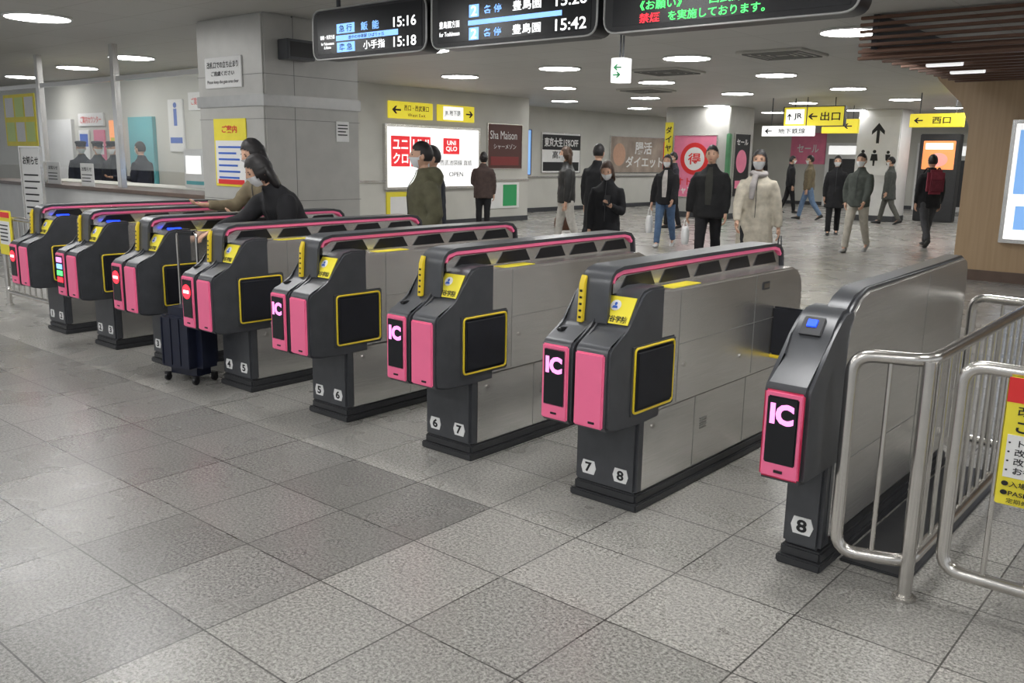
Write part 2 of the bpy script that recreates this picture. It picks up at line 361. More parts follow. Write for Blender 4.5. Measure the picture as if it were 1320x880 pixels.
def gate(idx,X,nums,mode):
    r=obj('ticket_gate',None,None,(X-.165,3.12,0),label={'ic':'stainless ticket gate with pink panels and lit IC display','stop':'stainless ticket gate with pink panel and red no-entry light','multi':'stainless ticket gate with coloured display and blue light'}[mode],cat='ticket gate',group='row of automatic ticket gates')
    for k,f,m in (('plinth',f_plinth,DARK2),('lower_cabinet',f_lower,STEEL),('upper_body',f_upper,STEEL),('front_leg',f_leg,DARK),('reader_head',f_headL,DARK),('panel_seam',f_seams,JOINT),('vent_grille',f_ventg,JOINT),('warning_sticker',f_topst,YELP)):
        obj(k,mesh('g_'+k,f,m),r)
    lt=obj('latch',mesh('g_latch',f_latch,DARK),r); obj('latch_plate',mesh('g_latchi',f_latchi,TUBE),lt)
    for y,z,x in ((.36,.60,.165),(.92,.55,.165),(.13,.36,.155)): obj('lock',mesh('g_lock',f_lock,TUBE),r,(x,y,z))
    obj('reader_head',mesh('g_headR',f_headR,DARK),r)
    hood=obj('sensor_hood',mesh('g_hood',f_hoodcore,STEEL),r)
    obj('hood_cap',mesh('g_cap',f_cap,DARK),hood); obj('pink_band',mesh('g_pb',f_pinkband,PINK),hood,label='pink stripe')
    obj('sensor_window',mesh('g_slots',f_slots,BLACK),hood)
    p=obj('marker_post',mesh('g_post',f_post,YEL),r,label='yellow post'); obj('sensor_dots',mesh('g_dots',f_dots,BLACK),p)
    pl=obj('display_panel',mesh('g_plL',f_plateL,PINK),r,label='pink display panel')
    obj('screen',mesh('g_scr',f_scr,SCREEN),pl); obj('slot',mesh('g_sl',f_slot,BLACK),pl)
    pr=obj('front_panel',mesh('g_plR',f_plateR,PINK),r,label='plain pink panel'); obj('slot',mesh('g_slR',f_slotR,BLACK),pr)
    fl=obj('flap_door',mesh('g_fb',f_flapbox,DARK),r); obj('pad',mesh('g_fl',f_flap,PADM),fl); obj('yellow_edge',mesh('g_ff',f_flapf,YEL),fl,label='yellow edge trim')
    if mode=='ic': text('IC',.085,.072,LEDM,pl,(-.09,-.2735,.66),bold=.05)
    if mode=='stop':
        def fd(bm): prism(bm,[(-.09+.045*math.cos(a*math.pi/12),.65+.045*math.sin(a*math.pi/12)) for a in range(24)],-.275,-.27,axis='Y')
        def fb(bm): box(bm,-.12,-.06,-.278,-.274,.641,.659)
        obj('no_entry_light',mesh('g_ne',fd,LEDR),pl); obj('no_entry_bar',mesh('g_nb',fb,LEDW),pl)
    if mode=='multi':
        for i,(m,nm) in enumerate(((LEDM,'pink_light'),(LEDLB,'blue_light'),(LEDG,'green_light'),(LEDR,'red_light'))):
            def fq(bm,i=i): box(bm,-.135,-.045,-.276,-.271,.675-i*.05,.712-i*.05,.002)
            obj(nm,mesh('g_q%d'%i,fq,m),pl)
    if idx>=4:
        def fbl(bm): box(bm,-.15,-.12,-.01,.12,.972,.985,.004)
        def fbr(bm): box(bm,.09,.12,.02,.12,.972,.984,.004)
        obj('status_light',mesh('g_bl',fbl,LEDB),r,label='blue status light'); obj('status_light',mesh('g_br',fbr,LEDB),r,label='blue status light')
    else:
        def fbl2(bm): box(bm,-.145,-.115,-.19,-.13,.786,.80,.004)
        obj('card_reader',mesh('g_cr',fbl2,BLACK),r)
    def fpo(bm): box(bm,-.067,.067,-.002,.002,-.062,.062,.001)
    c=Vector((.083,-.0615,.885))+pn*.004
    po=obj('advert_sticker',mesh('g_po',fpo,YELP),r,c,(-(rad(90)-pang),0,0),label='yellow advertisement sticker')
    def fci(bm): ellips(bm,(-.02,-.004,.020),(.026,.0015,.024),16,8)
    obj('picture',mesh('g_ci',fci,PAPER),po)
    def fpic(bm):
        ellips(bm,(-.02,-.006,.026),(.007,.0015,.008),12,6); prism(bm,[(-.033,.006),(-.007,.006),(-.011,.017),(-.029,.017)],-.0075,-.005,axis='Y')
    obj('picture',mesh('g_pic',fpic,BLUEINK),po)
    text('四谷学院',.11,.030,BLKINK,po,(0,-.003,-.040),bold=.02)
    for k,n in enumerate(nums):
        cx=(-.085,.085)[k]
        def fn(bm,cx=cx): prism(bm,[(cx-.03,.115),(cx+.03,.115),(cx+.04,.145),(cx+.03,.178),(cx-.03,.178),(cx-.04,.145)],-.004,-.001,axis='Y')
        st=obj('number_sticker',mesh('g_st%d'%k,fn,PAPER),r,label='white number sticker'); text(str(n),.035,.045,BLKINK,st,(cx,-.005,.147),bold=.03)
    if idx==0:
        def ff(bm): box(bm,.16,.36,1.27,1.295,.50,.76,.01)
        def fe(bm): box(bm,.16,.37,1.265,1.30,.485,.502,.005)
        f2=obj('flap_door',mesh('g_flap2',ff,PADM),r,label='black flap door swung out'); obj('yellow_edge',mesh('g_flap2e',fe,YEL),f2)
    return r
modes=['ic','ic','ic','stop','stop','multi','stop']
nums=[(7,8),(6,7),(5,6),(4,5),(3,4),(2,3),(1,2)]
for i,X in enumerate(GX): gate(i,X,nums[i],modes[i])
g=obj('ticket_gate',None,None,(-1.18,3.10,0),label='narrow stainless end ticket gate with tall side panel',cat='ticket gate',group='row of automatic ticket gates')
def P(k,f,m,par=None,label=None): return obj(k,mesh('e_'+k+str(len(MC)),f,m),par or g,label=label)
P('plinth',lambda bm:(box(bm,-.09,.085,-.02,1.66,0,.035,.006),box(bm,-.08,.078,-.005,1.64,.03,.075,.008)),DARK2)
P('front_leg',lambda bm: box(bm,-.078,.07,-.002,.10,.07,.44,.016),DARK)
P('lower_cabinet',lambda bm: box(bm,-.072,.045,.08,1.58,.07,.46,.006),STEEL)
arch=[(.03,.10),(.03,.86),(.045,.93),(.08,.99),(.14,1.03),(.25,1.05),(1.56,1.075),(1.61,1.06),(1.635,1.02),(1.64,.9),(1.64,.10)]
P('side_shell',lambda bm: prism(bm,arch,-.02,.072,.012),DARK)
arch2=[(a+(.035 if a<.2 else (-.006 if a>1.5 else 0)),b-(.012 if b>.5 else -.02)) for a,b in arch]
P('side_panel',lambda bm: prism(bm,arch2,.05,.080,.006),STEEL,label='large brushed steel side panel')
P('upper_body',lambda bm: prism(bm,[(.1,.42),(1.6,.42),(1.62,.6),(1.60,.9),(1.5,.95),(.1,.96)],-.078,-.015,.008),STEEL)
P('reader_head',lambda bm: prism(bm,[(-.25,.41),(-.25,.73),(-.24,.755),(-.12,.83),(-.07,.90),(-.02,.955),(.03,.985),(.12,.99),(.12,.40),(-.2,.40)],-.085,.078,.014),DARK)
pp=P('display_panel',lambda bm: box(bm,-.075,.070,-.266,-.25,.42,.735,.008),PINK,label='pink display panel')
P('screen',lambda bm: box(bm,-.058,.053,-.272,-.26,.475,.715,.004),SCREEN,pp)
P('slot',lambda bm: box(bm,-.018,.012,-.272,-.266,.443,.452),BLACK,pp)
text('IC',.085,.075,LEDM,pp,(-.002,-.274,.655),bold=.05)
bl=P('card_reader',lambda bm: prism(bm,[(-.070,.898),(-.02,.953),(-.024,.962),(-.076,.906)],-.05,.03,.003),DARK2)
P('reader_light',lambda bm: prism(bm,[(-.050,.925),(-.032,.945),(-.038,.955),(-.057,.934)],-.030,.005),LEDB,bl)
st=P('number_sticker',lambda bm: prism(bm,[(-.035,.13),(.03,.13),(.042,.163),(.03,.197),(-.035,.197),(-.045,.163)],-.006,-.002,axis='Y'),PAPER)
text('8',.04,.05,BLKINK,st,(-.002,-.008,.164),bold=.03)
P('panel_seam',lambda bm:(box(bm,.08,.0812,.12,1.63,.40,.403),box(bm,.08,.0812,1.0,1.003,.12,1.04)),JOINT)
bm=bmesh.new(); box(bm,-.13,.13,-.75,.75,0,.012,.004)  # thin dark plate lying on the floor between end gate and railing
obj('floor_plate',fin(bm,'floor_plate',DARK2),None,(-.955,4.0,0),label='thin dark grey plate beside the end ticket gate',cat='floor mat')
# ---------------------------------------------------------------- railings
def rail(label,path,zt=.86,zb=.14,posts=(),bars=None,rt=.023):
    r=obj('handrail',None,None,(path[0][0],path[0][1],0),label=label,cat='handrail',group='stainless tube railings')
    o=Vector((path[0][0],path[0][1],0)); pts=[Vector((*p,0))-o for p in path]
    loop=[p+Vector((0,0,zt)) for p in pts]+[p+Vector((0,0,zb)) for p in reversed(pts)]
    bm=bmesh.new(); tube(bm,fillet(loop,.07,5,True),rt,12,closed=True); obj('frame',fin(bm,'frame',TUBE,60),r)
    def bar(bm): tube(bm,[(0,0,zb),(0,0,zt)],.009,8)
    bme=mesh('bar%.2f%.2f'%(zb,zt),bar,TUBE,60)
    for a,b in zip(pts[:-1],pts[1:]):
        n=max(1,int(round((b-a).length/(bars or .13))))
        for i in range(1,n): obj('bar',bme,r,a.lerp(b,i/n))
    def post(bm): tube(bm,[(0,0,.006),(0,0,zt)],rt+.002,12)
    def flange(bm): prism(bm,[(.04*math.cos(a*math.pi/10),.04*math.sin(a*math.pi/10)) for a in range(20)],0,.018,.005,axis='Z')
    for p in posts:
        q=Vector((*p,0))-o
        k=obj('post',mesh('post%.2f'%zt,post,TUBE,60),r,q); obj('base_flange',mesh('flange',flange,TUBE),k)
    return r
rail('stainless tube railing wrapping around the end ticket gate',[(-1.03,3.03),(-.80,3.10),(-.80,4.78),(-1.08,4.82)],posts=[(-.80,3.10),(-.80,4.78)])
rb=rail('stainless tube railing with vertical bars and yellow notice',[(-.70,3.13),(1.5,3.13)],posts=[(.35,3.13),(1.45,3.13)])
rail('stainless tube railing beside counter, yellow notice attached',[(-9.3,3.35),(-8.15,3.35)],posts=[(-9.3,3.35),(-8.15,3.35)])
LX=-.215
sign('notice_board','yellow notice with red header hung on railing','notice board',(-.33,3.100,.64),0,.46,.42,.012,YELP,
 [('rect',0,.17,.46,.08,REDINK,'header'),('ltext',-.17,.17,.34,.055,'乗換のお客様',PAPER,.02),('ltext',LX+.02,.105,.4,.032,'改札を出る前に',BLKINK,.01),('ltext',LX+.02,.055,.4,.045,'ご確認ください',BLKINK,.02),
  ('rect',.0,-.045,.43,.14,PAPER,'white_box')]+[('ltext',LX+.005,.0-i*.03,.4,.024,s,BLKINK,.01) for i,s in enumerate(['・トイレのご利用','・改札内の売店','・改札内のATM','・お待ち合わせ'])]+
 [('ltext',LX,-.135,.42,.020,'●入場券は改札の外で',BLKINK,.01),('ltext',LX,-.165,.42,.020,'●PASMOはご利用になれません',BLKINK,.01),('ltext',LX+.02,-.19,.4,.016,'定期券面もご覧ください',BLKINK)])
sign('notice_board','small yellow and white notice on railing','notice board',(-9.15,3.319,.72),0,.30,.42,.012,YELP,[('rect',0,.0,.24,.22,PAPER,'white_box'),('rect',0,.17,.26,.05,REDINK,'header')]+lines(0,.07,.2,5,.035,.012,BLKINK))
# ---------------------------------------------------------------- departure boards
def board(x0,x1,label,items,h=.47):
    w=x1-x0; r=obj('departure_board',None,None,((x0+x1)/2,5.3,2.33+.235),label=label,cat='departure board',group='hanging departure boards')
    zt=-.235+h
    prof=[(v.x,v.y) for v in fillet([(-w/2,-.235,0),(w/2,-.235,0),(w/2,zt,0),(-w/2,zt,0)],.10,5,True)]
    bm=bmesh.new(); prism(bm,prof,-.1,.1,.01,axis='Y'); obj('housing',fin(bm,'housing',BLACK),r)
    bm=bmesh.new(); tube(bm,[(a,-.1,b) for a,b in prof],.008,6,closed=True); obj('rim',fin(bm,'rim',BANDM),r,label='silver rim')
    bm=bmesh.new(); box(bm,-w/2+.07,w/2-.05,-.104,-.098,-.195,zt-.03); sc=obj('screen',fin(bm,'screen',SCREEN),r)
    for x in (-w/3,w/3):
        bm=bmesh.new(); tube(bm,[(x,0,zt-.01),(x,0,2.9-2.565)],.02,8); obj('hanger_rod',fin(bm,'hanger_rod',DARK),r)
    for it in items:
        if it[0]=='t': text(it[5],it[3],it[4],it[6],sc,(it[1],-.106,it[2]),bold=.01)
        else:
            bm=bmesh.new(); box(bm,it[1]-it[3]/2,it[1]+it[3]/2,-.1055,-.103,it[2]-it[4]/2,it[2]+it[4]/2); obj('color_box',fin(bm,'cb',it[5]),sc)
board(-6.82,-5.36,'black hanging departure board showing 15:16 and 15:18',[
 ('t',-.52,-.05,.20,.04,'飯能・所沢方面',LEDW),('t',-.52,-.12,.18,.06,'for Tokorozawa\n& Hanno',LEDW),
 ('t',.05,.01,.26,.07,'飯  能',LEDLB),('t',.48,.01,.27,.08,'15:16',LEDW),('r',-.27,.01,.24,.08,LEDLB),('t',-.27,.01,.2,.06,'急 行',BLKINK),
 ('r',0,-.068,.8,.045,LEDLB),('t',.0,-.068,.7,.032,'途中の停車駅 ひばりヶ丘',BLKINK),
 ('t',.10,-.145,.28,.07,'小手指',LEDW),('t',.48,-.145,.27,.08,'15:18',LEDW),('r',-.27,-.145,.24,.08,LEDLB),('t',-.27,-.145,.2,.06,'準 急',BLKINK)],h=.42)
board(-5.30,-3.70,'black hanging departure board showing 15:26 and 15:42',[
 ('t',-.60,-.06,.22,.06,'豊島園方面',LEDW),('t',-.60,-.13,.22,.05,'for Toshimaen',LEDW),
 ('r',-.34,.02,.10,.09,LEDLB),('t',-.34,.02,.06,.07,'2',LEDW),('t',-.15,.02,.20,.06,'各 停',LEDLB),('t',.18,.02,.30,.07,'豊島園',LEDW),('t',.58,.02,.27,.08,'15:26',LEDW),
 ('r',.05,-.065,.9,.035,LEDLB),
 ('r',-.34,-.145,.10,.09,LEDLB),('t',-.34,-.145,.06,.07,'2',LEDW),('t',-.15,-.145,.20,.06,'各 停',LEDLB),('t',.18,-.145,.30,.07,'豊島園',LEDW),('t',.58,-.145,.27,.08,'15:42',LEDW)])
board(-3.64,-1.92,'black hanging display board with green and red message',[
 ('t',-.42,-.080,.32,.06,'《お願い》',LEDG),('t',.12,-.080,.50,.06,'西武線では',LEDG),('t',-.50,-.158,.17,.06,'禁煙',LEDR),('t',-.03,-.158,.66,.06,'を実施しております。',LEDG)])
# ---------------------------------------------------------------- pillar near office
def pillar(name,label,x0,x1,y0,y1,m=STONE,band=True):
    r=obj(name,None,None,((x0+x1)/2,(y0+y1)/2,0),label=label,cat='pillar')
    a,b=(x1-x0)/2,(y1-y0)/2
    bm=bmesh.new(); box(bm,-a,a,-b,b,0,2.9,.02); obj('shaft',fin(bm,'shaft',m),r)
    if band:
        bm=bmesh.new(); box(bm,-a-.015,a+.015,-b-.015,b+.015,1.98,2.10,.005); obj('metal_band',fin(bm,'band',BANDM),r)
        for z in (1.0,1.85,2.3):
            bm=bmesh.new(); box(bm,-a-.002,a+.002,-b-.002,b+.002,z,z+.006); obj('panel_joint',fin(bm,'joint',JOINT),r)
        for t in (-.2,):
            bm=bmesh.new(); box(bm,-a-.002,a+.002,t*b*2-.003,t*b*2+.003,0,2.9); obj('panel_joint',fin(bm,'joint',JOINT),r)
    bm=bmesh.new(); box(bm,-a-.01,a+.01,-b-.01,b+.01,0,.15,.005); obj('skirting',fin(bm,'sk',DARK),r)
    return r
pillar('pillar','large grey panelled pillar with metal band',-9.3,-8.05,5.5,6.75)
PR90=rad(90)
sign('speaker','dark wall speaker box on pillar','speaker',(-7.96,5.85,2.55),PR90,.34,.2,.18,DARK,[('rect',0,0,.28,.15,BLACK,'grille')])
sign('notice_board','small white notice on pillar','notice board',(-8.044,6.5,1.75),PR90,.18,.22,.01,PAPER,lines(0,.07,.14,4,.035,.012,BLKINK))
sign('poster','yellow and white information poster on pillar','poster',(-8.70,5.494,1.50),0,.62,.72,.01,YELP,[('rect',0,-.10,.56,.46,PAPER,'white_box'),('text',0,.25,.5,.08,'ご案内',REDINK,.02)]+lines(0,.06,.46,6,.065,.02,BLUEINK)+[('rect',0,-.31,.5,.05,REDINK,'footer')])
sign('notice_board','white notice with three printed lines on pillar','notice board',(-8.77,5.491,2.34),0,.70,.32,.016,PAPER,[('text',0,.08,.6,.07,'改札口での立ち止まり',BLKINK,.01),('text',0,-.01,.6,.05,'ご遠慮ください',BLKINK,.01),('text',0,-.10,.6,.045,'Please keep the gate area clear',BLKINK)])
GRN=mat('green_cladding',(.10,.28,.14),.4,0,4,.15)
pillar('pillar','square pillar with green edges and advertising panels',-12.9,-11.0,21.5,22.9,STONE,False)
sign('advertisement','pink advertisement with red circle on pillar','advertisement',(-11.95,21.48,1.35),0,1.25,1.6,.04,PINKINK,[('disc',0,.2,.42,REDINK,'circle'),('disc',0,.2,.3,PAPER,'circle'),('text',0,.2,.4,.3,'得',REDINK,.02),('text',0,-.4,1.1,.2,'オトクな',REDINK,.02),('text',0,-.63,1.1,.2,'キャンペーン',PAPER,.02)],STEEL)
sign('advertisement','tall yellow vertical banner with black lettering','banner',(-12.77,21.48,1.4),0,.24,2.2,.03,YELP,[('text',0,.9-i*.24,.18,.18,c,BLKINK,.02) for i,c in enumerate('ダイヤタイム')])
sign('advertisement','dark advertisement with pink picture on pillar','advertisement',(-10.98,22.2,1.4),PR90,.85,1.6,.04,BLKINK,[('disc',0,.1,.3,PINKINK,'picture'),('text',0,.6,.7,.15,'セール',PAPER,.02),('rect',0,-.5,.6,.2,PINKINK,'picture')],STEEL)
bm=bmesh.new(); box(bm,-.06,.06,-.06,.06,0,2.2,.02); obj('corner_guard',fin(bm,'cg',GRN),None,(-10.96,21.44,0),label='green corner guard on pillar edge',cat='corner guard')
# ---------------------------------------------------------------- wall signs
sign('lit_advertisement','large lit white clothing store advertisement with red logos','light box sign',(-13.96,13.75,1.47),PR90,2.75,1.22,.08,LBOX,[
 ('rect',-1.0,.12,.52,.62,LBOXR,'red_logo'),('text',-1.0,.26,.42,.22,'ユニ',LBOX,.02),('text',-1.0,-.02,.42,.22,'クロ',LBOX,.02),
 ('rect',-.42,.12,.56,.62,LBOXR,'red_logo'),('text',-.42,.26,.46,.22,'UNI',LBOX,.02),('text',-.42,-.02,.46,.22,'QLO',LBOX,.02),
 ('rect',.5,.25,.5,.34,LBOXR,'red_logo'),('text',.5,.25,.40,.24,'UNI\nQLO',LBOX,.02),('text',.65,-.1,1.0,.12,'西武池袋線 直結',BLKINK),('text',.65,-.35,1.0,.10,'OPEN',BLKINK)],STEEL,fw=.05)
sign('direction_sign','yellow direction sign with black arrow on wall','direction sign',(-13.98,13.1,2.42),PR90,1.25,.34,.04,LBOXY,[('arrow',-.42,0,.26,math.pi,BLKINK),('text',.15,.05,.7,.12,'西口・西武東口',BLKINK,.01),('text',.15,-.09,.6,.07,'West Exit',BLKINK)])
sign('direction_sign','yellow direction sign with white panel and arrow','direction sign',(-13.98,14.45,2.42),PR90,1.15,.34,.04,LBOXY,[('rect',-.1,0,.62,.28,LBOX,'white_box'),('text',-.12,0,.5,.14,'JR 地下鉄',BLKINK,.01),('arrow',.42,0,.24,0,BLKINK)])
sign('poster','dark brown poster with white lettering on wall','poster',(-13.985,16.1,1.75),PR90,1.2,1.0,.03,mat('poster_brown',(.09,.03,.025),.5),[('text',-.05,.26,.95,.24,'Sha Maison',PAPER),('text',0,.0,.8,.12,'シャーメゾン',PAPER),('rect',0,-.33,1.0,.2,mat('poster_dark_red',(.22,.03,.03),.5),'footer')],STEEL)
sign('poster','green and white poster on lower wall','poster',(-13.985,16.1,.62),PR90,1.1,.6,.03,PAPER,[('rect',.2,0,.5,.5,GREENINK,'picture')])
sign('poster','yellow poster low on wall','poster',(-13.985,12.75,.46),PR90,.7,.6,.03,YELP,[('rect',0,.0,.5,.4,PAPER,'white_box')])
sign('display_screen','blue lit vertical display screen on wall','display screen',(-15.975,19.1,1.65),PR90,.75,1.2,.05,LBOXB,[('rect',0,-.3,.5,.3,LBOX,'picture')],DARK)
sign('poster','white poster with black headline on wall','poster',(-15.985,20.9,1.65),PR90,1.8,1.1,.03,PAPER,[('rect',0,.30,1.8,.42,BLKINK,'header'),('text',0,.3,1.6,.26,'東京大生15%OFF',PAPER,.02),('text',0,-.05,1.5,.22,'高島屋',BLKINK,.01),('rect',0,-.38,1.7,.25,BLKINK,'footer')],STEEL)
sign('poster','wide poster with photo and large lettering on wall','poster',(-15.985,25.2,1.65),PR90,3.6,1.1,.03,mat('poster_beige',(.35,.28,.23),.5,0,2,.3),[('text',.1,.22,1.8,.40,'腸活',PAPER,.02),('text',.2,-.22,2.4,.36,'ダイエット',PAPER,.02),('disc',-1.3,.0,.35,SKIN,'picture'),('rect',1.5,0,.3,.9,REDINK,'side_strip')],STEEL)
sign('poster','pink banner on far wall','poster',(-13.2,31.975,2.0),0,1.3,1.1,.03,PINKINK,[('text',0,0,.8,.3,'セール',PAPER,.02)])
ck=obj('kiosk',None,None,(-7.0,25.75,0),label='dark cabinet with lit pink and orange advertising screen',cat='kiosk')
bm=bmesh.new(); box(bm,-.5,.5,-.15,.15,0,2.3,.02); obj('cabinet',fin(bm,'dc',DARK2),ck)
bm=bmesh.new(); box(bm,-.4,.4,-.165,-.14,1.38,2.12,.01); ks=obj('screen',fin(bm,'ks',LBOXO),ck)
bm=bmesh.new(); box(bm,-.34,.34,-.17,-.16,1.9,2.06); obj('picture',fin(bm,'kp',LBOX),ks)
bm=bmesh.new(); ellips(bm,(0,-.165,1.63),(.24,.008,.18),20,12); obj('picture',fin(bm,'kp',LBOXP),ks)
for x,lab,m in ((-11.3,'lit white shop front with dark opening',LBOX),(-8.2,'lit beige shop front with dark opening',LBOX)):
    sign('shop_front',lab,'shop front',(x,31.94,1.1),0,2.4,2.2,.12,WHITE,[('rect',0,-.2,2.1,1.5,DARK2,'opening'),('rect',0,.85,2.2,.3,m,'shop_sign')])
wp=pillar('pillar','white sign pillar with black arrow and toilet pictograms',-8.75,-7.65,24.4,25.3,WHITE,False)
def person_icon(cx,cz,s,skirt):
    body=[(cx-.16*s,cz+.18*s),(cx+.16*s,cz+.18*s),(cx+(.22 if skirt else .12)*s,cz-.2*s),(cx+.06*s,cz-.2*s),(cx+.05*s,cz-.5*s),(cx-.05*s,cz-.5*s),(cx-.06*s,cz-.2*s),(cx-(.22 if skirt else .12)*s,cz-.2*s)]
    return [('disc',cx,cz+.32*s,.1*s,BLKINK,'pictogram'),('poly',body,BLKINK,'pictogram')]
sign('direction_sign','white panel with up arrow and toilet pictograms','direction sign',(-8.2,24.38,1.95),0,1.08,1.5,.04,PAPER,[('arrow',0,.35,.55,math.pi/2,BLKINK)]+person_icon(-.35,-.28,.45,False)+person_icon(-.05,-.28,.45,True)+person_icon(.3,-.28,.4,False))
def hang(o,w,top,z):
    for x in (-w/3,w/3):
        bm=bmesh.new(); tube(bm,[(x,0,top),(x,0,2.9-z)],.012,6); obj('hanger_rod',fin(bm,'rod',DARK),o)
s1=sign('direction_sign','hanging yellow exit sign with black arrows','hanging sign',(-8.05,19.7,2.50),0,1.35,.40,.12,LBOXY,[('rect',-.42,0,.42,.32,LBOX,'white_box'),('arrow',-.55,0,.16,math.pi/2,BLKINK),('text',-.35,0,.22,.15,'JR',BLKINK,.02),('arrow',-.02,0,.22,math.pi,BLKINK),('text',.38,0,.44,.19,'出口',BLKINK,.02)],DARK); hang(s1,1.35,.2,2.50)
s2=sign('direction_sign','hanging white sign with black arrow','hanging sign',(-8.5,19.4,2.18),0,1.2,.22,.10,LBOX,[('arrow',-.45,0,.18,math.pi,BLKINK),('text',.1,0,.7,.12,'地下鉄線',BLKINK,.01)]); hang(s2,1.2,.11,2.18)
s3=sign('direction_sign','hanging yellow sign with black arrow','hanging sign',(-5.35,19.2,2.36),0,1.0,.26,.12,LBOXY,[('arrow',-.34,0,.18,math.pi,BLKINK),('text',.1,0,.52,.13,'西口',BLKINK,.01)]); hang(s3,1.0,.13,2.36)
s5=sign('direction_sign','hanging yellow sign further along the passage','hanging sign',(-8.55,22.6,2.4),0,.9,.34,.12,LBOXY,[('arrow',.2,0,.22,math.pi,BLKINK)]); hang(s5,.9,.17,2.4)
s4=sign('emergency_sign','small hanging white and green emergency exit sign','emergency exit sign',(-5.9,8.8,2.49),0,.17,.27,.17,LBOX,[('arrow',0,.03,.11,math.pi,GREENINK),('arrow',0,-.05,.11,0,GREENINK)]); hang(s4,.06,.135,2.49)
sp1=sign('lit_advertisement','lit blue and white vertical light box on wood wall','light box sign',(-2.14,12.96,1.3),0,1.0,1.45,.08,LBOX,[('rect',0,.25,.9,.8,LBOXB,'picture'),('rect',0,-.45,.8,.3,LBOXB,'picture')],STEEL,fw=.05)
# ---------------------------------------------------------------- station office
cnt=obj('office_counter',None,None,(-13.2,5.95,0),label='brown station office counter with steel window frame',cat='counter')
bm=bmesh.new(); box(bm,-3.8,3.8,-.15,.35,0,.95,.01); obj('body',fin(bm,'cb',WHITE),cnt)
bm=bmesh.new(); box(bm,-3.85,3.85,-.22,.42,.95,1.0,.008); obj('counter_top',fin(bm,'ct',COUNTER),cnt)
for x in (-3.7,-1.35,1.05,3.75):
    bm=bmesh.new(); box(bm,x-.055,x+.055,-.03,.05,1.0,2.9,.006); obj('window_post',fin(bm,'wp',STEEL),cnt)
bm=bmesh.new(); box(bm,-3.8,3.8,-.02,.04,2.42,2.48,.004); obj('window_rail',fin(bm,'wr',STEEL),cnt)
for x0,x1 in ((-3.645,-1.405),(-1.295,.995),(1.105,3.695)):
    bm=bmesh.new(); box(bm,x0,x1,.004,.010,1.25,2.42); obj('window_glass',fin(bm,'wg',GLASS),cnt)
struct('door_1',[(-16.6,-15.7,8.33,8.4,0,2.12)],TEAL,'teal office door')
struct('door_2',[(-20.2,-19.0,8.33,8.4,0,2.12)],WHITE,'white office door')
LG=mat('light_green_print',(.6,.75,.25),.5)
sign('poster','yellow poster grid of notices in office window','poster',(-15.35,5.948,1.95),0,1.2,.80,.01,YELP,[('rect',-.38+i*.38,.2-j*.38,.32,.3,LG if (i+j)%2 else PAPER,'picture') for i in range(3) for j in range(2)])
sign('notice_board','white information sign with blue lettering on office wall','notice board',(-14.95,8.385,1.95),0,.5,.9,.03,PAPER,[('text',0,.2,.3,.4,'i',BLUEINK,.03),('rect',0,-.25,.4,.1,BLUEINK,'stripe')])
sign('notice_board','white notice above office window','notice board',(-14.0,8.385,2.35),0,1.0,.3,.03,PAPER,[('text',0,0,.8,.14,'ご案内カウンター',REDINK,.01)])
sign('notice_board','white notice with red lettering in office','notice board',(-18.2,8.385,2.1),0,1.1,.25,.03,PAPER,[('text',0,0,.9,.14,'ご案内カウンター',REDINK,.01)])
sign('poster','orange and yellow poster in office','poster',(-17.2,8.385,1.7),0,.5,.75,.03,LBOXO,[('rect',0,-.1,.4,.3,YELP,'picture')])
sign('poster','small pink and white poster in office','poster',(-17.9,8.385,1.6),0,.45,.6,.03,PINKINK,[('rect',0,-.05,.35,.25,PAPER,'picture')])
sign('poster','small blue and white poster in office','poster',(-18.55,8.385,1.6),0,.45,.6,.03,PAPER,[('rect',0,.1,.35,.25,BLUEINK,'picture')])
for x,w in ((-14.9,.5),(-14.0,.45),(-12.9,.4)):
    sign('notice_board','white paper notice standing on counter','notice board',(x,5.83,1.16),0,w,.32,.012,PAPER,[('text',0,.08,w*.8,.06,'お知らせ',BLKINK,.01)]+lines(0,.0,w*.8,3,.045,.012,BLKINK))
def monitor(x,y,lab):
    r=obj('computer_monitor',None,None,(x,y,1.0),label=lab,cat='monitor',group='office monitors')
    bm=bmesh.new(); box(bm,-.24,.24,-.02,.02,.1,.42,.01); obj('bezel',fin(bm,'mb',WHITE),r)
    bm=bmesh.new(); box(bm,-.22,.22,-.024,-.018,.12,.40); obj('screen',fin(bm,'ms',LBOXB),r)
    bm=bmesh.new(); box(bm,-.1,.1,-.08,.08,0,.015,.004); tube(bm,[(0,.0,.01),(0,.0,.12)],.02,8); obj('stand',fin(bm,'mst',WHITE),r)
monitor(-10.9,6.75,'white monitor with blue screen on office desk'); monitor(-10.1,6.8,'white monitor with pale screen on office desk')
sign('fare_panel','white service panel with teal trim in office window','service panel',(-11.6,6.8,1.275),0,.7,.54,.04,WHITE,[('rect',-.1,.05,.4,.25,LBOX,'screen'),('rect',0,-.2,.6,.05,TEAL,'stripe')])
bm=bmesh.new(); box(bm,-3.5,3.5,-.3,.3,0,.95,.01); dk=obj('office_desk',fin(bm,'od',WHITE),None,(-13.0,6.85,0),label='white office desk behind the counter',cat='desk')
bm=bmesh.new(); box(bm,-3.55,3.55,-.33,.33,.95,1.0,.008); obj('desk_top',fin(bm,'dt',WALLM),dk)
st=sign('sign_stand','white standing notice board on floor by counter','sign stand',(-13.3,5.25,.85),rad(8),.48,1.35,.03,PAPER,[('text',0,.5,.38,.12,'お知らせ',BLKINK,.02)]+lines(0,.3,.38,9,.09,.02,BLKINK)+[('rect',0,-.52,.38,.12,BLUEINK,'footer')],STEEL)
